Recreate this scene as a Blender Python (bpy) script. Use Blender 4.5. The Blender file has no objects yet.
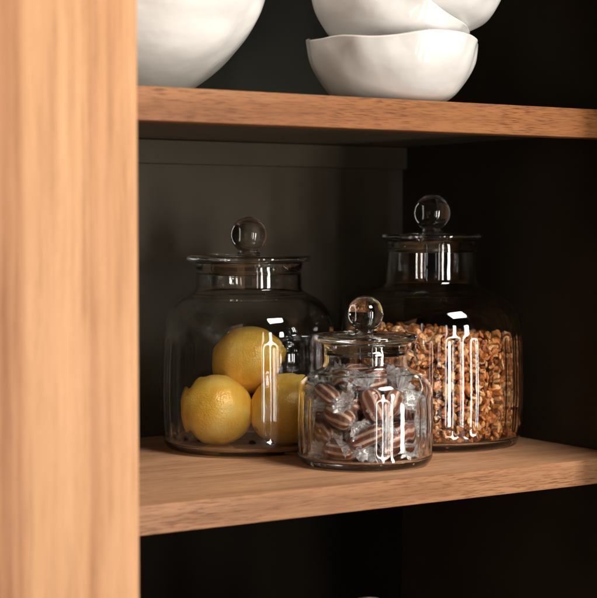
import bpy, bmesh, math, random
from mathutils import Vector, Matrix, Euler, noise

# ------------------------------------------------------------------ camera
C = bpy.context.scene.collection
sc = bpy.context.scene
R = math.radians
PI = math.pi

CAM = Vector((-0.5034, -1.0039, 0.196))
YAW = math.atan2(0.534, 0.845)          # view turned towards +X from +Y
PITCH = R(2.58)
cd = bpy.data.cameras.new('camera')
cam = bpy.data.objects.new('camera', cd)
C.objects.link(cam)
cam.location = CAM
cam.rotation_euler = Euler((R(90) - PITCH, 0, -YAW), 'XYZ')
cd.sensor_width = 36
cd.lens = 1600 / 597 * 36
cd.clip_start = 0.05
cd.clip_end = 50
cd.dof.use_dof = True
cd.dof.focus_distance = 1.32
cd.dof.aperture_fstop = cd.lens / 11.0
cd.dof.aperture_blades = 0
sc.camera = cam

# ------------------------------------------------------------------ world and lamps
w = bpy.data.worlds.new('World')
sc.world = w
w.use_nodes = True
bg = w.node_tree.nodes['Background']
bg.inputs['Color'].default_value = (0.9, 0.95, 1.0, 1)
bg.inputs['Strength'].default_value = 0.008

def area(name, loc, target, sx, sy, power, col):
    ld = bpy.data.lights.new(name, 'AREA')
    ld.shape = 'RECTANGLE'
    ld.size, ld.size_y = sx, sy
    ld.energy = power
    ld.color = col
    o = bpy.data.objects.new(name, ld)
    C.objects.link(o)
    o.location = loc
    d = Vector(target) - Vector(loc)
    o.rotation_euler = d.to_track_quat('-Z', 'Y').to_euler()
    return o

DAY = (1.0, 0.93, 0.85)
area('window_pane_light', (-0.10, -1.30, 0.08), (0.2, 0.2, 0.12), 0.05, 0.95, 1.1, DAY)
area('window_pane_light', (0.16, -1.30, 0.02), (0.2, 0.2, 0.10), 0.09, 1.00, 6.0, DAY)
area('window_pane_light', (0.57, -1.28, 0.00), (0.2, 0.2, 0.10), 0.12, 1.00, 14.5, DAY)
area('skylight', (0.45, -0.95, 1.15), (0.2, 0.1, 0.10), 0.50, 0.40, 25.0, DAY)
area('side_fill_light', (-1.15, -1.15, 0.40), (0.2, 0.2, 0.12), 0.06, 0.9, 0.5, (0.93, 0.97, 1.0))  # weak fill added from the left, no actual window there

vs = sc.view_settings
vs.view_transform = 'Standard'
vs.look = 'None'
vs.exposure = 0.0
vs.gamma = 1.0
cy = sc.cycles
cy.max_bounces = 18
cy.transmission_bounces = 16
cy.glossy_bounces = 8
cy.diffuse_bounces = 4
cy.transparent_max_bounces = 24
cy.caustics_refractive = True
cy.caustics_reflective = True
cy.blur_glossy = 0.3
cy.sample_clamp_indirect = 60.0
cy.use_denoising = True

# ------------------------------------------------------------------ node helpers
def new_mat(name):
    m = bpy.data.materials.new(name)
    m.use_nodes = True
    nt = m.node_tree
    for n in list(nt.nodes):
        nt.nodes.remove(n)
    out = nt.nodes.new('ShaderNodeOutputMaterial')
    return m, nt, out

def nd(nt, kind, **kw):
    n = nt.nodes.new(kind)
    for k, v in kw.items():
        if k in n.inputs:
            n.inputs[k].default_value = v
        else:
            setattr(n, k, v)
    return n

def ramp(nt, fac, stops):
    r = nt.nodes.new('ShaderNodeValToRGB')
    e = r.color_ramp.elements
    while len(e) > 1:
        e.remove(e[-1])
    e[0].position = stops[0][0]
    e[0].color = (*stops[0][1], 1)
    for p, c in stops[1:]:
        q = e.new(p)
        q.color = (*c, 1)
    nt.links.new(fac, r.inputs['Fac'])
    return r.outputs['Color']

def coords(nt, scale=(1, 1, 1), loc=(0, 0, 0), rot=(0, 0, 0)):
    t = nt.nodes.new('ShaderNodeTexCoord')
    m = nt.nodes.new('ShaderNodeMapping')
    m.inputs['Scale'].default_value = scale
    m.inputs['Location'].default_value = loc
    m.inputs['Rotation'].default_value = rot
    nt.links.new(t.outputs['Object'], m.inputs['Vector'])
    return m.outputs['Vector']

def mixc(nt, fac, a, b, mode='MIX'):
    m = nt.nodes.new('ShaderNodeMix')
    m.data_type = 'RGBA'
    m.blend_type = mode
    for sock, v in ((m.inputs['Factor'], fac), (m.inputs[6], a), (m.inputs[7], b)):
        if hasattr(v, 'is_linked'):
            nt.links.new(v, sock)
        elif isinstance(v, tuple):
            sock.default_value = (*v, 1)
        else:
            sock.default_value = v
    return m.outputs[2]

def bump(nt, h, strength, dist, normal=None):
    b = nt.nodes.new('ShaderNodeBump')
    b.inputs['Strength'].default_value = strength
    b.inputs['Distance'].default_value = dist
    nt.links.new(h, b.inputs['Height'])
    if normal is not None:
        nt.links.new(normal, b.inputs['Normal'])
    return b.outputs['Normal']

def noise_tex(nt, vec, scale, detail=4, rough=0.55, dist=0.0):
    n = nd(nt, 'ShaderNodeTexNoise', Scale=scale, Detail=detail, Roughness=rough, Distortion=dist)
    nt.links.new(vec, n.inputs['Vector'])
    return n.outputs['Fac']

# ------------------------------------------------------------------ materials
def wood(name, axis, dark, mid, light, pore=0.55, off=(0, 0, 0), rough=0.42, fl=0.7, pscale=1.0, bs=(1.3, 16)):
    """grain runs along axis (0 x, 2 z)"""
    m, nt, out = new_mat(name)
    def sc_(a, b):
        s = [b, b, b]
        s[axis] = a
        return tuple(s)
    v_band = coords(nt, sc_(*bs), off)
    v_fine = coords(nt, sc_(9, 190), off)
    v_pore = coords(nt, sc_(80 * pscale, 1150 * pscale), off)
    v_flame = coords(nt, sc_(14, 90), off)
    b1 = noise_tex(nt, v_band, 1.6, 3, 0.5, 0.6)
    b2 = noise_tex(nt, v_fine, 1.0, 4, 0.6, 0.2)
    b3 = noise_tex(nt, v_pore, 1.0, 2, 0.55)
    b4 = noise_tex(nt, v_flame, 1.0, 3, 0.6, 0.8)
    base = ramp(nt, b1, [(0.28, dark), (0.48, mid), (0.72, light)])
    fine = ramp(nt, b2, [(0.30, (0.72, 0.68, 0.64)), (0.50, (1, 1, 1)), (0.75, (1.1, 1.1, 1.1))])
    flame = ramp(nt, b4, [(0.35, (0.82, 0.78, 0.74)), (0.6, (1.06, 1.06, 1.06))])
    c = mixc(nt, 0.75, base, fine, 'MULTIPLY')
    c = mixc(nt, fl, c, flame, 'MULTIPLY')
    porem = ramp(nt, b3, [(0.34, (0.42, 0.30, 0.22)), (0.50, (1, 1, 1)), (0.66, (1.1, 1.1, 1.08))])
    v_patch = coords(nt, sc_(7, 26), off)
    b5 = noise_tex(nt, v_patch, 1.0, 3, 0.5, 0.4)
    amt = ramp(nt, b5, [(0.36, (pore * 0.25,) * 3), (0.62, (min(1, pore * 1.35),) * 3)])   # pores gather in patches
    c = mixc(nt, amt, c, porem, 'MULTIPLY')
    p = nd(nt, 'ShaderNodeBsdfPrincipled')
    nt.links.new(c, p.inputs['Base Color'])
    rr = ramp(nt, b2, [(0.3, (rough + .12,) * 3), (0.7, (rough - .05,) * 3)])
    nt.links.new(rr, p.inputs['Roughness'])
    p.inputs['Specular IOR Level'].default_value = 0.22
    n1 = bump(nt, b2, 0.25, 0.0006)
    n2 = bump(nt, b3, 0.35, 0.0005, n1)
    nt.links.new(n2, p.inputs['Normal'])
    nt.links.new(p.outputs[0], out.inputs['Surface'])
    return m

M = {}
M['shelf'] = wood('oiled_wood_shelf', 0, (0.36, 0.185, 0.096), (0.52, 0.285, 0.160), (0.62, 0.36, 0.210), 0.5)
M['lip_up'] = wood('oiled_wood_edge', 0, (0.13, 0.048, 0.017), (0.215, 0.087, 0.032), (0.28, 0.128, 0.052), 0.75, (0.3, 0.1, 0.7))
M['lip_low'] = wood('oiled_wood_edge_pale', 0, (0.19, 0.088, 0.041), (0.30, 0.150, 0.075), (0.38, 0.205, 0.110), 0.7, (1.3, 0.4, 0.2))
M['post'] = wood('pale_oak_post', 2, (0.27, 0.105, 0.040), (0.47, 0.237, 0.108), (0.61, 0.355, 0.180), 0.1, (0.1, 0.2, 0.35), fl=0.15, bs=(0.22, 22))

def paint(name='dark_olive_paint', k=1.0):
    m, nt, out = new_mat(name)
    v = coords(nt, (1, 1, 1))
    n1 = noise_tex(nt, v, 9, 4, 0.6)
    n2 = noise_tex(nt, v, 420, 3, 0.6)
    c = ramp(nt, n1, [(0.3, (0.054, 0.041, 0.025)), (0.7, (0.076, 0.059, 0.038))])
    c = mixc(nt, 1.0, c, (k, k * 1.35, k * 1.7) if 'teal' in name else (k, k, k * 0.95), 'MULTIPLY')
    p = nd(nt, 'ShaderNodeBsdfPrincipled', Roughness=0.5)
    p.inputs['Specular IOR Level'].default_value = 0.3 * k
    nt.links.new(c, p.inputs['Base Color'])
    nt.links.new(bump(nt, n2, 0.15, 0.0004), p.inputs['Normal'])
    nt.links.new(p.outputs[0], out.inputs['Surface'])
    return m
M['paint'] = paint(k=0.64)
M['black'] = paint('black_shade', 0.07)  # unlit darkness of the bottom compartment put into the colour
M['teal'] = paint('dark_teal_paint', 0.30)  # same interior paint, upper compartment's shade mixed into the colour
M['under'] = paint('lit_underside_paint', 1.3)  # interior paint lightened, light on the shelf underside put into the colour
M['side'] = paint('shaded_side_paint', 0.50)  # interior paint darkened, shade of the right wall put into the colour

def glass(name, col=(0.993, 0.998, 0.994), rough=0.0, wav=0.12):
    m, nt, out = new_mat(name)
    v = coords(nt, (1, 1, 1))
    n1 = noise_tex(nt, v, 45, 2, 0.5)
    p = nd(nt, 'ShaderNodeBsdfPrincipled', Roughness=rough, IOR=1.48)
    p.inputs['Base Color'].default_value = (*col, 1)
    p.inputs['Transmission Weight'].default_value = 1.0
    nt.links.new(bump(nt, n1, wav, 0.001), p.inputs['Normal'])
    nt.links.new(p.outputs[0], out.inputs['Surface'])
    return m
M['glass'] = glass('clear_pressed_glass')

def ceramic(name, col):
    m, nt, out = new_mat(name)
    v = coords(nt)
    n1 = noise_tex(nt, v, 22, 3, 0.5)
    n2 = noise_tex(nt, v, 160, 3, 0.6)
    c = ramp(nt, n1, [(0.3, tuple(x * 0.93 for x in col)), (0.7, col)])
    at = nd(nt, 'ShaderNodeAttribute', attribute_name='rim')
    c = mixc(nt, at.outputs['Fac'], c, (0.42, 0.34, 0.26))
    p = nd(nt, 'ShaderNodeBsdfPrincipled', Roughness=0.10)
    nt.links.new(c, p.inputs['Base Color'])
    p.inputs['Subsurface Weight'].default_value = 0.08
    p.inputs['Subsurface Radius'].default_value = (0.01, 0.008, 0.006)
    p.inputs['Subsurface Scale'].default_value = 0.3
    nn = bump(nt, n1, 0.50, 0.004)
    nt.links.new(bump(nt, n2, 0.08, 0.0006, nn), p.inputs['Normal'])
    nt.links.new(p.outputs[0], out.inputs['Surface'])
    return m
M['ceramic'] = ceramic('white_glazed_ceramic', (0.68, 0.67, 0.65))
M['ceramic2'] = ceramic('white_glazed_porcelain', (0.78, 0.77, 0.75))

def lemon_mat():
    m, nt, out = new_mat('lemon_peel')
    v = coords(nt)
    n1 = noise_tex(nt, v, 60, 3, 0.5)
    vo = nd(nt, 'ShaderNodeTexVoronoi', Scale=620.0)
    nt.links.new(v, vo.inputs['Vector'])
    c = ramp(nt, n1, [(0.3, (0.90, 0.47, 0.040)), (0.5, (0.96, 0.59, 0.09)), (0.72, (0.97, 0.69, 0.20))])
    pz = ramp(nt, vo.outputs['Distance'], [(0.0, (0.80, 0.76, 0.68)), (0.28, (1, 1, 1))])
    c = mixc(nt, 0.6, c, pz, 'MULTIPLY')
    p = nd(nt, 'ShaderNodeBsdfPrincipled', Roughness=0.38)
    nt.links.new(c, p.inputs['Base Color'])
    p.inputs['Subsurface Weight'].default_value = 0.12
    p.inputs['Subsurface Radius'].default_value = (0.01, 0.006, 0.002)
    p.inputs['Subsurface Scale'].default_value = 0.3
    n = bump(nt, vo.outputs['Distance'], 0.35, 0.0008)
    nt.links.new(bump(nt, n1, 0.25, 0.002, n), p.inputs['Normal'])
    nt.links.new(p.outputs[0], out.inputs['Surface'])
    return m
M['lemon'] = lemon_mat()

def stem_mat():
    m, nt, out = new_mat('dry_stem')
    v = coords(nt)
    c = ramp(nt, noise_tex(nt, v, 400, 3), [(0.3, (0.34, 0.25, 0.08)), (0.7, (0.48, 0.36, 0.13))])
    p = nd(nt, 'ShaderNodeBsdfPrincipled', Roughness=0.8)
    nt.links.new(c, p.inputs['Base Color'])
    nt.links.new(p.outputs[0], out.inputs['Surface'])
    return m
M['stem'] = stem_mat()

def candy_mat():
    # toffee humbug: red-brown with lengthwise cream stripes that twist slightly
    m, nt, out = new_mat('striped_humbug')
    at = nd(nt, 'ShaderNodeAttribute', attribute_name='stripe')
    v = coords(nt)
    n1 = noise_tex(nt, v, 180, 3)
    ma = nd(nt, 'ShaderNodeMath', operation='MULTIPLY_ADD')
    nt.links.new(n1, ma.inputs[0]); ma.inputs[1].default_value = 0.22
    nt.links.new(at.outputs['Fac'], ma.inputs[2])
    c = ramp(nt, ma.outputs[0], [(0.0, (0.20, 0.042, 0.014)), (0.50, (0.34, 0.082, 0.028)), (0.72, (0.56, 0.19, 0.080)),
                                 (0.84, (0.90, 0.63, 0.45)), (1.0, (0.90, 0.70, 0.52))])
    p = nd(nt, 'ShaderNodeBsdfPrincipled', Roughness=0.28)
    nt.links.new(c, p.inputs['Base Color'])
    p.inputs['Subsurface Weight'].default_value = 0.1
    p.inputs['Subsurface Radius'].default_value = (0.004, 0.002, 0.001)
    nt.links.new(bump(nt, n1, 0.2, 0.0006), p.inputs['Normal'])
    nt.links.new(p.outputs[0], out.inputs['Surface'])
    return m
M['candy'] = candy_mat()

def film():
    m, nt, out = new_mat('cellophane')
    v = coords(nt)
    n1 = noise_tex(nt, v, 190, 4, 0.6, 0.8)
    nn = bump(nt, n1, 1.0, 0.0035)
    tr = nd(nt, 'ShaderNodeBsdfTransparent')
    tr.inputs['Color'].default_value = (0.97, 0.97, 0.97, 1)
    gl = nd(nt, 'ShaderNodeBsdfGlossy', Roughness=0.09)
    gl.inputs['Color'].default_value = (1, 1, 1, 1)
    df = nd(nt, 'ShaderNodeBsdfDiffuse')
    df.inputs['Color'].default_value = (0.93, 0.93, 0.95, 1)
    tl = nd(nt, 'ShaderNodeBsdfTranslucent')
    tl.inputs['Color'].default_value = (0.93, 0.93, 0.95, 1)
    nt.links.new(nn, gl.inputs['Normal'])
    nt.links.new(nn, df.inputs['Normal'])
    a = nd(nt, 'ShaderNodeMixShader', Fac=0.5)
    a.inputs[0].default_value = 0.4
    nt.links.new(df.outputs[0], a.inputs[1]); nt.links.new(tl.outputs[0], a.inputs[2])
    at = nd(nt, 'ShaderNodeAttribute', attribute_name='haze')
    b = nt.nodes.new('ShaderNodeMixShader')           # clear over the candy, milky where it is gathered
    nt.links.new(at.outputs['Fac'], b.inputs[0])
    nt.links.new(tr.outputs[0], b.inputs[1]); nt.links.new(a.outputs[0], b.inputs[2])
    fr = nd(nt, 'ShaderNodeFresnel', IOR=1.5)
    nt.links.new(nn, fr.inputs['Normal'])
    cc = nt.nodes.new('ShaderNodeMixShader')
    nt.links.new(fr.outputs[0], cc.inputs[0])
    nt.links.new(b.outputs[0], cc.inputs[1]); nt.links.new(gl.outputs[0], cc.inputs[2])
    nt.links.new(cc.outputs[0], out.inputs['Surface'])
    return m
M['film'] = film()

def oats():
    m, nt, out = new_mat('toasted_oats')
    at = nd(nt, 'ShaderNodeAttribute', attribute_name='tone')
    v = coords(nt)
    n1 = noise_tex(nt, v, 380, 4, 0.65)
    c = ramp(nt, at.outputs['Fac'], [(0.0, (0.10, 0.020, 0.010)), (0.06, (0.14, 0.030, 0.012)), (0.10, (0.18, 0.055, 0.014)),
                                     (0.45, (0.47, 0.145, 0.028)), (0.75, (0.66, 0.28, 0.080)), (1.0, (0.80, 0.52, 0.27))])
    sp = ramp(nt, n1, [(0.30, (0.55, 0.45, 0.36)), (0.55, (1, 1, 1)), (0.75, (1.12, 1.1, 1.05))])
    c = mixc(nt, 0.8, c, sp, 'MULTIPLY')
    p = nd(nt, 'ShaderNodeBsdfPrincipled', Roughness=0.45)
    nt.links.new(c, p.inputs['Base Color'])
    nt.links.new(bump(nt, n1, 0.5, 0.0012), p.inputs['Normal'])
    nt.links.new(p.outputs[0], out.inputs['Surface'])
    return m
M['oats'] = oats()

# ------------------------------------------------------------------ object helpers
def link(o, parent=None):
    C.objects.link(o)
    if parent is not None:
        o.parent = parent
    return o

def thing(name, label, cat, loc=(0, 0, 0), rot=(0, 0, 0), group=None):
    o = bpy.data.objects.new(name, None)
    o.empty_display_size = 0.02
    C.objects.link(o)
    o.location = loc
    o.rotation_euler = rot
    o['label'] = label
    o['category'] = cat
    if group:
        o['group'] = group
    return o

def mesh_obj(name, bm, m, parent=None, smooth=False, label=None):
    me = bpy.data.meshes.new(name)
    bmesh.ops.recalc_face_normals(bm, faces=bm.faces)
    if smooth:
        for f in bm.faces:
            f.smooth = True
    bm.to_mesh(me)
    bm.free()
    me.materials.append(m)
    o = bpy.data.objects.new(name, me)
    link(o, parent)
    if label:
        o['label'] = label
    return o

def box(x0, x1, y0, y1, z0, z1, bev=0.0, seg=2):
    bm = bmesh.new()
    bmesh.ops.create_cube(bm, size=1.0)
    for v in bm.verts:
        v.co = Vector(((x0 + x1) / 2 + v.co.x * (x1 - x0), (y0 + y1) / 2 + v.co.y * (y1 - y0), (z0 + z1) / 2 + v.co.z * (z1 - z0)))
    if bev:
        bmesh.ops.bevel(bm, geom=bm.edges[:], offset=bev, segments=seg, profile=0.5, affect='EDGES')
    return bm

def smooth_profile(pts, n=6):
    """Catmull-Rom through (r, z) points; a point repeated twice keeps a corner"""
    out = []
    T = [0.0]
    for a, b in zip(pts, pts[1:]):
        T.append(T[-1] + max(1e-9, math.hypot(b[0] - a[0], b[1] - a[1])))
    N = len(pts)
    def tan(i):
        a, b = max(i - 1, 0), min(i + 1, N - 1)
        if a == i or b == i:
            return [(pts[b][j] - pts[a][j]) / (T[b] - T[a]) for j in (0, 1)]
        la, lb = T[i] - T[a], T[b] - T[i]      # the shorter neighbour rules the direction: no overshoot
        return [((pts[i][j] - pts[a][j]) / la * lb + (pts[b][j] - pts[i][j]) / lb * la) / (la + lb) for j in (0, 1)]
    longest = T[-1] / 16      # long spans get more rings
    for i in range(N - 1):
        L = T[i + 1] - T[i]
        m1, m2 = tan(i), tan(i + 1)
        cnt = n if L < longest else n * 5
        for k in range(cnt):
            t = k / cnt
            h00 = 2 * t ** 3 - 3 * t ** 2 + 1; h10 = t ** 3 - 2 * t ** 2 + t
            h01 = -2 * t ** 3 + 3 * t ** 2; h11 = t ** 3 - t ** 2
            out.append(tuple(h00 * pts[i][j] + h10 * L * m1[j] + h01 * pts[i + 1][j] + h11 * L * m2[j] for j in (0, 1)))
    out.append(pts[-1])
    return out

def lathe(prof, n=96, fn=None):
    """profile of (r, z) from axis to axis; fn(i, r, z, a) -> (r, z)"""
    bm = bmesh.new()
    rings = []
    for i, (r, z) in enumerate(prof):
        if r < 1e-6:
            rings.append([bm.verts.new((0, 0, z))])
        else:
            ring = []
            for k in range(n):
                a = 2 * PI * k / n
                rr, zz = fn(i, r, z, a) if fn else (r, z)
                ring.append(bm.verts.new((rr * math.cos(a), rr * math.sin(a), zz)))
            rings.append(ring)
    for A, B in zip(rings, rings[1:]):
        for k in range(n):
            a, b = A[k % len(A)], A[(k + 1) % len(A)]
            c, d = B[(k + 1) % len(B)], B[k % len(B)]
            vs_ = []
            for v in (a, b, c, d):
                if v not in vs_:
                    vs_.append(v)
            if len(vs_) > 2:
                bm.faces.new(vs_)
    return bm

def sstep(a, b, x):
    t = max(0.0, min(1.0, (x - a) / (b - a)))
    return t * t * (3 - 2 * t)

# ------------------------------------------------------------------ cabinet
cab = thing('open_cabinet', 'oak cabinet with dark painted inside and open wooden shelves holding jars and bowls', 'cabinet', (0.2, 0.1, -0.33))
CO = Vector((0.2, 0.1, -0.33))
def cpart(name, bm, m, label=None, parent=None):
    o = mesh_obj(name, bm, m, cab)
    o.location = -CO
    if label:
        o['label'] = label
    return o
XL, XR, YB = -0.066, 0.467, 0.332
ZU = 0.2938
# middle shelf, its front edging standing 0.4 mm proud
cpart('shelf', box(XL, XR, 0.0022, YB - 0.001, -0.0205, 0.0, 0.0003), M['shelf'], 'middle shelf with the three glass jars on it')
cpart('shelf_edge', box(XL, XR + 0.03, 0.0, 0.0020, -0.0212, 0.0001, 0.0007, 3), M['lip_low'])
# upper shelf: thinner dark board behind a taller wooden edging
cpart('shelf', box(XL, XR, 0.0185, YB - 0.001, 0.2775, ZU, 0.0004), M['under'], 'upper shelf carrying the white bowls')
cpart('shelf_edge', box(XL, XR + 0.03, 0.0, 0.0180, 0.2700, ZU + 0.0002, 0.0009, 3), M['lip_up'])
# bottom shelf
cpart('shelf', box(XL, XR, 0.0205, YB - 0.001, -0.3505, -0.330, 0.0006), M['shelf'], 'lower shelf in the dark bottom compartment')
cpart('shelf_edge', box(XL, XR + 0.03, 0.0, 0.0200, -0.3512, -0.3297, 0.0009, 3), M['lip_low'])
cpart('back_panel', box(XL - 0.06, XR + 0.05, YB, YB + 0.012, -0.010, 0.284), M['paint'])
cpart('back_panel', box(XL - 0.06, XR + 0.05, YB, YB + 0.012, 0.2845, 0.75), M['teal'], 'back behind the bowls, its shade painted as dark blue-green')
cpart('back_panel', box(XL - 0.06, XR + 0.05, YB, YB + 0.012, -0.60, -0.0105), M['black'], 'back of the bottom compartment, its darkness painted black')
cpart('back_rail', box(XL + 0.0005, XR - 0.0005, YB - 0.009, YB - 0.0003, 0.2545, 0.2768, 0.0008), M['paint'])
cpart('side_panel', box(XR, XR + 0.028, 0.0205, YB - 0.0005, -0.60, 0.75, 0.0), M['side'])
cpart('side_panel', box(XL - 0.028, XL, 0.0205, YB - 0.0005, -0.60, 0.75, 0.0), M['paint'])
cpart('side_post', box(0.426, XR + 0.10, -0.13, -0.105, -0.60, 0.75, 0.001), M['post'])
cpart('shelf', box(XL, XR, 0.0185, YB - 0.001, 0.560, 0.5765, 0.0004), M['paint'])  # unseen shelf added to keep the skylight off the upper back
cpart('shelf_edge', box(XL, XR + 0.03, 0.0, 0.0180, 0.5550, 0.5768, 0.0009, 3), M['lip_up'])  # edging of the added unseen shelf
cpart('front_post', box(XL - 0.16, XL, -0.13, 0.0195, -0.60, 0.75, 0.0014, 3), M['post'], 'pale oak front post close to the camera')
cpart('top_panel', box(XL - 0.16, XR + 0.10, -0.13, YB + 0.012, 0.751, 0.776, 0.001), M['post'])
cpart('base_panel', box(XL - 0.16, XR + 0.10, -0.13, YB + 0.012, -0.626, -0.601, 0.001), M['post'])

# ------------------------------------------------------------------ glass jars
def make_jar(label, loc, rot, px, body, neck, flutes, lid_r, wall=0.0032, depth=0.00100):
    """px = metres per photo pixel at the jar; body = outer profile (r, h) in photo pixels, from the base up to the neck rim"""
    j = thing('glass_jar', label, 'jar', loc, (0, 0, rot), 'lidded glass storage jars')
    outer = [(r * px, h * px) for r, h in body]
    o_s = smooth_profile(outer, 7)
    top_r, top_z = outer[-1]
    # inner wall: offset by wall thickness along the profile normal
    inner = []
    for i, (r, z) in enumerate(o_s):
        a = o_s[max(i - 1, 0)]; b = o_s[min(i + 1, len(o_s) - 1)]
        dx, dz = b[0] - a[0], b[1] - a[1]
        L = math.hypot(dx, dz) or 1
        nr, nz = -dz / L, dx / L
        ri, zi = r + nr * wall, z + nz * wall
        if zi > 0.0075:
            inner.append((max(ri, 0.001), zi))
    floor_r = inner[0][0]
    inner = inner[::-1]
    prof = [(0, 0.0016), (outer[0][0] * 0.80, 0.0014), (outer[0][0] * 0.90, 0.0)] + o_s + [(top_r - wall * 0.5, top_z + 0.0008)] \
        + inner + [(floor_r * 0.97, 0.0062), (floor_r * 0.85, 0.0055), (0, 0.0058)]
    n_out = 3 + len(o_s)
    z0, z1 = body[3][1] * px, body[4][1] * px        # fluted band
    R0 = body[3][0] * px
    def fl(i, r, z, a):
        if i < n_out:
            k = sstep(z0 - 0.003, z0 + 0.004, z) * (1 - sstep(z1 - 0.001, z1 + 0.005, z))
            f = 0.5 + 0.5 * math.cos(a * flutes)
            r = r + k * (R0 / 0.076) * depth * 1.05 * (f - 1)
        else:
            k = sstep(z0 - 0.003, z0 + 0.004, z) * (1 - sstep(z1 - 0.001, z1 + 0.005, z))      # the inner wall follows the flutes
            r = r + k * (R0 / 0.076) * depth * 0.97 * (0.5 * math.cos(a * flutes) - 0.5)
        return r, z
    b = mesh_obj('body', lathe(prof, flutes * 18, fl), M['glass'], j, True)
    # rolled rim at the neck: folded into the body profile above; the lid rests on it
    nr = (top_r - wall - 0.0012)
    lr = lid_r * px
    zt = top_z + 0.0012
    lid_p = [(0, zt - 0.0005 + 0.0006), (nr - 0.0032, zt + 0.0001), (nr - 0.0026, zt - 0.010), (nr - 0.0012, zt - 0.0115),
             (nr, zt - 0.010), (nr, zt - 0.0002), (nr + 0.001, zt), (lr - 0.002, zt + 0.0002), (lr - 0.0004, zt + 0.0016), (lr, zt + 0.0032),
             (lr - 0.0006, zt + 0.0050), (lr - 0.0024, zt + 0.0060), (lr - 0.006, zt + 0.0056), (lr * 0.82, zt + 0.0048), (lr * 0.6, zt + 0.0050),
             (lr * 0.35, zt + 0.0058), (lr * 0.16, zt + 0.0068), (0, zt + 0.0070)]
    lid = mesh_obj('lid', lathe(lid_p, 96), M['glass'], j, True)
    kr = 18.2 * px
    ks = zt + 0.0071
    stem = 4.0 * px
    kp = [(0, ks), (kr * 0.62, ks + 0.0001), (kr * 0.66, ks + 0.0008), (kr * 0.50, ks + stem * 0.45), (kr * 0.48, ks + stem * 0.8)]
    cz = ks + stem * 0.8 + kr * 0.86
    a0 = -math.acos(0.50)
    for k in range(1, 25):
        a = a0 - 0.02 + (PI / 2 - a0) * k / 24
        kp.append((max(0.0, kr * math.cos(a)) if k < 24 else 0, cz + kr * math.sin(min(a, PI / 2))))
    kn = mesh_obj('knob', lathe(kp, 64), M['glass'], lid, True)
    return j, inner

K1 = 0.000887; K2 = 0.000827; K3 = 0.000912
jar_a = make_jar('wide clear glass jar holding three lemons, left of the candy jar', (0.2172, 0.2187, 0.0006), 0.13, K1,
    [(76, 0), (81, 1.5), (85, 7), (86, 16), (86.2, 106), (85.4, 118), (83.4, 127), (79.5, 136), (74, 144), (67, 150), (59.5, 153.8), (55, 156.5), (53.2, 160), (53, 166), (53, 178), (54, 182), (55, 184)],
    53, 30, 62, depth=0.00072)
jar_b = make_jar('small clear glass jar full of wrapped candies, in front of the other two jars', (0.2498, 0.0846, 0.0006), 0.05, K2,
    [(60, 0), (64, 1.5), (67, 6), (67.5, 14), (67.6, 66), (67.0, 74), (65, 80.5), (60.5, 86.5), (54, 91), (47, 94), (43, 97), (41.6, 101), (41.5, 107), (41.5, 115), (42.5, 118.5), (44, 120.5)],
    41, 24, 52)
jar_c = make_jar('tall clear glass jar filled with granola, rightmost on the shelf', (0.3780, 0.1640, 0.0006), 0.08, K3,
    [(80, 0), (85, 1.5), (88.5, 7), (89.5, 16), (89.6, 106), (89.0, 117), (86.6, 128), (81, 138), (71, 146), (60, 151), (51, 154.5), (46.5, 159), (45, 166), (45, 180), (45, 193), (46, 198), (47, 200)],
    45, 32, 50)

# ------------------------------------------------------------------ lemons
def lemon(label, loc, rot, a, r, seed, nub=0.004):
    t = thing('lemon', label, 'lemon', loc, rot, 'lemons in the wide jar')
    prof = []
    n = 28
    for k in range(n + 1):
        th = PI * k / n
        x = -math.cos(th)
        rr = r * math.sin(th) ** 0.93
        z = a * x
        e = max(0.0, (abs(x) - 0.90) / 0.10)
        z += (nub if x > 0 else -nub * 0.45) * e ** 1.5
        prof.append((0 if k in (0, n) else rr, z))
    def f(i, rr, z, ang):
        p = Vector((rr * math.cos(ang), rr * math.sin(ang), z)) * 38 + Vector((seed, 0, 0))
        return rr * (1 + 0.035 * noise.noise(p * 0.6) + 0.012 * noise.noise(p * 2.2)), z
    mesh_obj('peel', lathe(prof, 56, f), M['lemon'], t, True)
    st = [(0, -a - nub * 0.3 - 0.0007), (0.0020, -a - nub * 0.3 - 0.0010), (0.0026, -a - nub * 0.35), (0.0018, -a - nub * 0.2 + 0.0012), (0, -a - nub * 0.2 + 0.0014)]
    mesh_obj('stem_end', lathe(st, 12), M['stem'], t, True)
    return t

def off(c, lat, dep, z):
    """lat to the right, dep away, both seen from the front-left of the cabinet"""
    return (c[0] + lat * 0.845 + dep * 0.534, c[1] - lat * 0.534 + dep * 0.845, z)
JA = (0.2172, 0.2187)
def axis_rot(d):
    return Vector(d).to_track_quat('Z', 'Y').to_euler()
RV = Vector((0.845, -0.534, 0)); DV = Vector((0.534, 0.845, 0)); UV = Vector((0, 0, 1))
lemon('lower left lemon, pale yellow with its tip pointing to the left side of the jar', off(JA, -0.0275, -0.0235, 0.0363),
      axis_rot(-RV * 0.75 + UV * 0.35 - DV * 0.5), 0.0320, 0.0302, 1.0, 0.003)
lemon('lower right lemon, partly hidden behind the small candy jar', off(JA, 0.0335, -0.0190, 0.0370),
      axis_rot(RV * 0.75 + UV * 0.45 + DV * 0.5), 0.0330, 0.0305, 7.3, 0.004)
lemon('top lemon resting on the two lower ones', off(JA, -0.0010, 0.0080, 0.0775),
      axis_rot(RV * 0.85 + UV * 0.40 - DV * 0.30), 0.0320, 0.0300, 13.1, 0.003)

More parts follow.
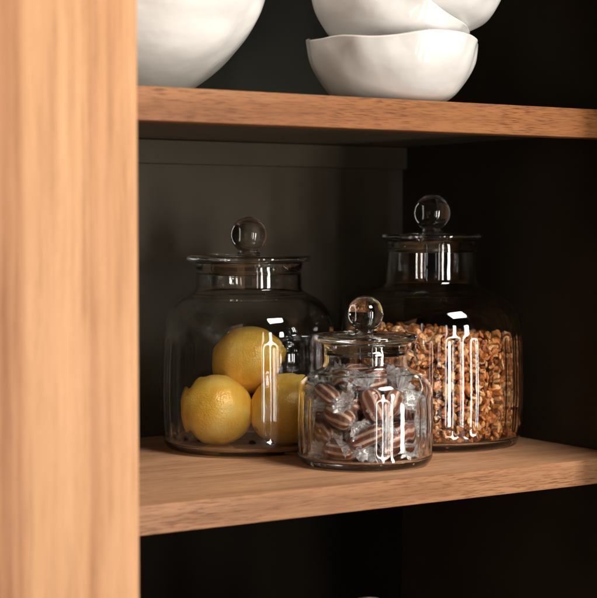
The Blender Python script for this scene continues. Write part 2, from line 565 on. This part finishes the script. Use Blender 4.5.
# ------------------------------------------------------------------ wrapped candies
PILE = [(0.0293, -0.0247, 0.0081, -0.34, 0.0, 0.87),
    (-0.0347, -0.0145, 0.0081, -0.34, 0.0, -1.17),
    (0.0006, 0.0272, 0.0081, -0.34, -0.0, -1.42),
    (0.0287, 0.0014, 0.0083, 2.8, 0.06, 0.89),
    (-0.0298, 0.024, 0.0083, -2.8, -0.06, 0.9),
    (0.0012, -0.0267, 0.0083, -2.8, -0.06, 0.54),
    (-0.0079, -0.0106, 0.0086, 0.34, 0.14, 0.83),
    (0.0208, 0.0177, 0.009, 2.02, 0.0, -2.13),
    (-0.0189, 0.0081, 0.0102, -1.15, -0.19, -1.9),
    (0.0087, -0.0341, 0.0201, 1.39, 0.42, 3.08),
    (-0.0204, -0.0324, 0.0206, -0.33, 0.47, 2.58),
    (0.0117, 0.0398, 0.0211, -1.71, -1.99, -0.45),
    (0.0015, 0.0022, 0.0218, -2.3, 0.12, -0.89),
    (-0.0369, 0.0022, 0.022, -1.86, -0.36, 1.38),
    (0.0328, 0.0204, 0.023, -0.57, 0.19, -1.02),
    (0.0191, -0.0223, 0.0233, 0.57, -0.02, -3.13),
    (-0.0018, 0.0277, 0.0233, 0.38, -0.02, -0.87),
    (-0.0235, 0.0173, 0.0257, 0.08, -2.89, 1.57),
    (-0.0097, -0.0184, 0.0264, -2.96, -0.74, -1.65),
    (0.0236, -0.0065, 0.0292, -0.28, 0.63, 1.49),
    (0.0401, -0.0109, 0.0301, -2.04, 1.03, 1.19),
    (0.0244, 0.0126, 0.0362, 0.55, 0.38, -2.66),
    (-0.0356, -0.0156, 0.0366, 0.82, 0.44, -1.23),
    (-0.0186, 0.033, 0.037, -0.02, 0.03, 0.51),
    (0.0132, 0.0267, 0.0382, -2.7, -0.06, 0.17),
    (0.0073, -0.0224, 0.0394, 1.11, -0.46, -1.12),
    (0.0016, 0.0076, 0.041, 3.0, -0.36, -0.39),
    (-0.0265, 0.0078, 0.0418, -0.4, 0.42, 2.78),
    (-0.0183, -0.0135, 0.0425, -2.25, -0.27, -2.61),
    (0.0294, -0.002, 0.0446, 1.33, -2.61, 0.63),
    (-0.0001, -0.0338, 0.0448, 1.18, 0.94, 2.88),
    (-0.0136, -0.0301, 0.0454, 1.42, -1.28, 2.56),
    (-0.0019, 0.0208, 0.0513, 1.41, -0.18, 0.05),
    (0.0208, -0.0181, 0.0491, -0.27, -0.95, 0.74),
    (-0.0365, -0.0015, 0.0521, 2.87, 0.34, -1.62),
    (0.0134, 0.0319, 0.0519, 1.52, -0.37, -0.4),
    (-0.0203, 0.0316, 0.0534, 1.97, -0.19, 0.57),
    (-0.0074, -0.0179, 0.062, 0.31, -0.34, -0.18),
    (0.015, -0.0038, 0.0648, 1.2, -0.2, 1.1),
    (-0.0183, 0.0027, 0.0633, 0.3, 0.1, 1.35),
    (0.0037, 0.0204, 0.0656, 2.0, 0.15, 0.2)]

def candy_meshes(seed):
    rnd = random.Random(seed)
    L, rr = 0.0143, 0.0087
    # --- the sweet: a pillow with lengthwise stripes
    bm = bmesh.new()
    lay = bm.verts.layers.float.new('stripe')
    n, m = 30, 18
    prev = None
    tw = rnd.uniform(-0.3, 1.2)
    ph = rnd.uniform(0, 6)
    a0 = bm.verts.new((-L, 0, 0)); a1 = bm.verts.new((L, 0, 0))
    rings = []
    for i in range(1, m):
        t = -1 + 2 * i / m
        r = rr * (1 - abs(t) ** 4.5) ** 0.5
        ring = []
        for k in range(n):
            a = 2 * PI * k / n
            s = math.cos(7 * (a + tw * t) + ph)
            q = r * (1 + 0.035 * s)
            v = bm.verts.new((L * t, q * math.cos(a), q * math.sin(a) * 0.80))
            v[lay] = 0.5 + 0.5 * s
            ring.append(v)
        rings.append(ring)
    for A, B in zip(rings, rings[1:]):
        for k in range(n):
            bm.faces.new((A[k], A[(k + 1) % n], B[(k + 1) % n], B[k]))
    for k in range(n):
        bm.faces.new((a0, rings[0][(k + 1) % n], rings[0][k]))
        bm.faces.new((a1, rings[-1][k], rings[-1][(k + 1) % n]))
    bmesh.ops.recalc_face_normals(bm, faces=bm.faces)
    for f in bm.faces: f.smooth = True
    sweet = bpy.data.meshes.new('sweet'); bm.to_mesh(sweet); bm.free()
    sweet.materials.append(M['candy'])
    # --- the wrapper: a crumpled sleeve, pinched at both ends and fanned out again
    bm = bmesh.new()
    lay = bm.verts.layers.float.new('haze')
    n = 56
    st = []
    E_ = 0.0228
    steps = 44
    for i in range(steps + 1):
        x = -E_ + 2 * E_ * i / steps
        ax = abs(x)
        if ax < L * 0.98:
            r = rr * (1 - (ax / (L * 1.06)) ** 4.5) ** 0.5 + 0.0008
            pleat = 0.00022; h = 0.0
        elif ax < 0.0155:
            k = (ax - L * 0.98) / (0.0155 - L * 0.98)
            r = rr * 0.52 * (1 - k) + 0.0014 * k; pleat = 0.0006 * (1 - k) + 0.0002; h = 0.52
        else:
            k = (ax - 0.0155) / (E_ - 0.0155)
            r = 0.0014 + 0.0076 * k ** 0.65; pleat = 0.0022 * k; h = 0.54
        st.append((x, r, pleat, h))
    sd = rnd.uniform(0, 100)
    rings = []
    np_ = rnd.choice((7, 8, 9))
    for x, r, pleat, h in st:
        ring = []
        for k in range(n):
            a = 2 * PI * k / n
            end = 1 if x > 0 else -1
            p = Vector((x * 260, math.cos(a) * 2.4, math.sin(a) * 2.4 + sd + end * 3))
            cr = noise.noise(p) * 0.0012 + abs(noise.noise(p * 2.1)) * 0.0011
            q = r + pleat * math.sin(np_ * a + sd + end + x * 180) + cr * (1 if abs(x) > L else 0.55)
            xx = x + (noise.noise(p * 0.7 + Vector((9, 0, 0))) * 0.0020 if abs(x) > 0.0195 else 0)
            q = max(q, 0.0006)
            flat = 0.82 if abs(x) < 0.0150 else 0.72
            v = bm.verts.new((xx, q * math.cos(a), q * math.sin(a) * flat))
            v[lay] = max(0.0, min(0.9, h + (1.1 if abs(x) > L else 0.30) * (abs(noise.noise(p * 1.3)) - (0.22 if abs(x) > L else 0.08))))
            ring.append(v)
        rings.append(ring)
    for A, B in zip(rings, rings[1:]):
        for k in range(n):
            bm.faces.new((A[k], A[(k + 1) % n], B[(k + 1) % n], B[k]))
    for f in bm.faces: f.smooth = (rnd.random() < 0.5)
    wr = bpy.data.meshes.new('wrapper'); bm.to_mesh(wr); bm.free()
    wr.materials.append(M['film'])
    return sweet, wr
KINDS = [candy_meshes(s) for s in (3, 8, 21, 34, 55, 62, 71, 88, 97)]
JB = (0.2498, 0.0846, 0.0066)
for i, (x, y, z, rx, ry, rz) in enumerate(PILE):
    t = thing('wrapped_candy', 'brown and cream striped candy in clear twisted wrapper inside the small jar', 'candy',
              (JB[0] + x, JB[1] + y, JB[2] + z), (rx, ry, rz), 'wrapped candies piled in the small jar')
    sw, wr = KINDS[(i * 4) % 9]
    link(bpy.data.objects.new('sweet', sw), t)
    link(bpy.data.objects.new('wrapper', wr), t)

# ------------------------------------------------------------------ granola (nobody could count it)
def granola():
    rnd = random.Random(4)
    shapes = []
    for s in range(14):
        b = bmesh.new()
        bmesh.ops.create_icosphere(b, subdivisions=2, radius=1.0)
        kind = s % 3
        for v in b.verts:
            p = v.co.copy()
            d = 1 + 0.45 * noise.noise(p * 1.3 + Vector((s * 7.3, 0, 0))) + 0.22 * noise.noise(p * 3.1 + Vector((0, s * 3.1, 0)))
            v.co = p * d
            if kind == 0:      # flake
                v.co.z = v.co.z * 0.24 + 0.28 * v.co.x ** 2 - 0.15 * v.co.y
            elif kind == 1:    # cluster
                v.co.z *= 0.8; v.co.x *= 1.15
            else:              # sliver
                v.co.y *= 0.5; v.co.z = v.co.z * 0.5 + 0.25 * v.co.x ** 2; v.co.x *= 1.3
        vs_ = [v.co.copy() for v in b.verts]
        fs_ = [tuple(v.index for v in f.verts) for f in b.faces]
        shapes.append((vs_, fs_)); b.free()
    VS, FS, TN = [], [], []
    def put(p, size, sh, rot, tone):
        base = len(VS)
        for q in shapes[sh][0]:
            VS.append(tuple(p + rot @ (q * size)))
            TN.append(tone)
        for f in shapes[sh][1]:
            FS.append(tuple(base + i for i in f))
    Ri = 0.0775
    def top(x, y):
        return 0.0995 + 0.005 * noise.noise(Vector((x * 30, y * 30, 0))) - 0.06 * x + 0.03 * y
    cnt = 0
    def one(r0, r1, zlo=None):
        size = rnd.uniform(0.0013, 0.0029) if rnd.random() < 0.86 else rnd.uniform(0.0029, 0.0060)
        rad = math.sqrt(rnd.uniform(r0 * r0, r1 * r1)); rad = min(rad, Ri - size * 0.95)
        a = rnd.uniform(0, 2 * PI)
        x, y = rad * math.cos(a), rad * math.sin(a)
        hi = top(x, y)
        z = rnd.uniform(0.0075 + size * 0.5, hi) if zlo is None else rnd.uniform(hi + zlo, hi)
        eu = Euler((rnd.uniform(0, 6.28), rnd.uniform(0, 6.28), rnd.uniform(0, 6.28))).to_matrix()
        sh = rnd.randrange(14)
        tone = rnd.uniform(0.12, 1.0) ** 0.9 if rnd.random() > 0.035 else rnd.uniform(0, 0.06)
        put(Vector((x, y, z)), size, sh, eu, tone)
    for _ in range(6200): one(0.065, Ri)
    for _ in range(1300): one(0.0, 0.066, -0.010)
    for _ in range(1300): one(0.035, 0.064)
    me = bpy.data.meshes.new('granola')
    me.from_pydata(VS, [], FS)
    at = me.attributes.new('tone', 'FLOAT', 'POINT')
    at.data.foreach_set('value', TN)
    me.materials.append(M['oats'])
    me.polygons.foreach_set('use_smooth', [rnd.random() < 0.0 for _ in me.polygons])
    o = bpy.data.objects.new('granola', me)
    link(o)
    o.location = (0.3780, 0.1640, 0.0006)
    o['label'] = 'toasted oat granola with brown clusters filling the tall jar'
    o['category'] = 'granola'
    o['kind'] = 'stuff'
granola()

# ------------------------------------------------------------------ bowls on the upper shelf
def bowl(label, loc, tilt, spin, R0, H, base_r, seed, wav=0.0035, wall=0.0035, group=None, m='ceramic', prof=None):
    t = thing('bowl', label, 'bowl', loc, (0, 0, 0), group)
    # tilt about the line of sight from the front left
    q = Matrix.Rotation(tilt, 4, DV) @ Matrix.Rotation(spin, 4, 'Z')
    t.rotation_euler = q.to_euler()
    p = prof or [(base_r * 0.90, 0.0), (base_r, 0.0012), (base_r * 1.22, 0.006), (R0 * 0.84, H * 0.36), (R0 * 0.95, H * 0.66), (R0, H)]
    o = smooth_profile(p, 6)
    inn = [(r - wall, z + (wall if z < H * 0.5 else wall * (1 - (z / H)) * 1.2)) for r, z in o][::-1]
    full = [(0, 0.0012), (p[0][0] * 0.94, 0.001)] + o + [(R0 - wall * 0.5, H + 0.0012)] + inn + [(0, inn[-1][1] - 0.0004)]
    def f(i, r, z, a):
        k = z / H
        d = noise.noise(Vector((math.cos(a) * 1.1, math.sin(a) * 1.1, seed)))
        e = noise.noise(Vector((math.cos(a) * 3.0, math.sin(a) * 3.0, seed + z * 45)))
        return r * (1 + 0.05 * d * k + 0.034 * e * (0.35 + k)), z + wav * 1.6 * k * k * noise.noise(Vector((math.cos(a) * 1.3 + 5, math.sin(a) * 1.3, seed * 2)))
    sh = mesh_obj('bowl_shell', lathe(full, 112, f), M[m], t, True)
    at = sh.data.attributes.new('rim', 'FLOAT', 'POINT')
    nv = len(sh.data.vertices)
    vals = [0.0] * nv
    ri = 1 + (2 + len(o) - 1) * 112                     # the ring on the very lip
    if m == 'ceramic':
        for q in range(112):
            vals[ri + q] = 0.45 + 0.5 * noise.noise(Vector((q * 0.11, seed, 0)))
    at.data.foreach_set('value', vals)
    return t
ST = 'hand formed white bowls stacked on the upper shelf'
BC = (0.2564, 0.056)
bowl('bottom white bowl of the stack, standing level on the upper shelf with a wavy rim', (BC[0], BC[1], ZU + 0.0006), 0, 0.4, 0.0700, 0.0500, 0.040, 2.0, group=ST)
bowl('middle white bowl, tipped to the right inside the bottom bowl', off(BC, -0.0185, 0.002, ZU + 0.041), R(23), 1.3, 0.0680, 0.0480, 0.036, 5.0, group=ST)
bowl('topmost white bowl of the stack, leaning behind the rim of the tipped middle bowl', off(BC, 0.016, 0.010, ZU + 0.060), R(8), 2.2, 0.0700, 0.0480, 0.036, 9.0, group=ST)
# large smooth bowl by the post
bp = [(0.030, 0.0), (0.033, 0.001), (0.046, 0.007), (0.079, 0.032), (0.107, 0.072), (0.122, 0.125)]
bowl('large smooth white bowl beside the oak post, cut off by the photo top', (0.066, 0.155, ZU + 0.0006), 0, 0.0, 0.122, 0.125, 0.043, 3.0, wav=0.0, wall=0.005, m='ceramic2', prof=bp)

# ------------------------------------------------------------------ pot in the bottom compartment, only its knob shows
pc = off((0.2498, 0.10), 0.012, 0.0, -0.3294)
pt = thing('ceramic_pot', 'white ceramic pot whose round lid knob just peeks in below the middle shelf', 'pot', pc)
mesh_obj('pot_body', lathe(smooth_profile([(0.058, 0), (0.062, 0.002), (0.072, 0.03), (0.075, 0.08), (0.070, 0.140), (0.069, 0.148)], 5)
         + [(0.066, 0.1485), (0.064, 0.145), (0.068, 0.08), (0.058, 0.008), (0, 0.006)], 64), M['ceramic2'], pt, True)
ld = mesh_obj('lid', lathe([(0, 0.150), (0.060, 0.1496), (0.071, 0.1492), (0.072, 0.151), (0.070, 0.154), (0.045, 0.166), (0.012, 0.1740), (0, 0.1742)], 64), M['ceramic2'], pt, True)
mesh_obj('knob', lathe([(0, 0.1745), (0.009, 0.1747), (0.008, 0.180), (0.0125, 0.188), (0.0175, 0.198), (0.0165, 0.207), (0.010, 0.2125), (0, 0.2142)], 48), M['ceramic2'], ld, True)
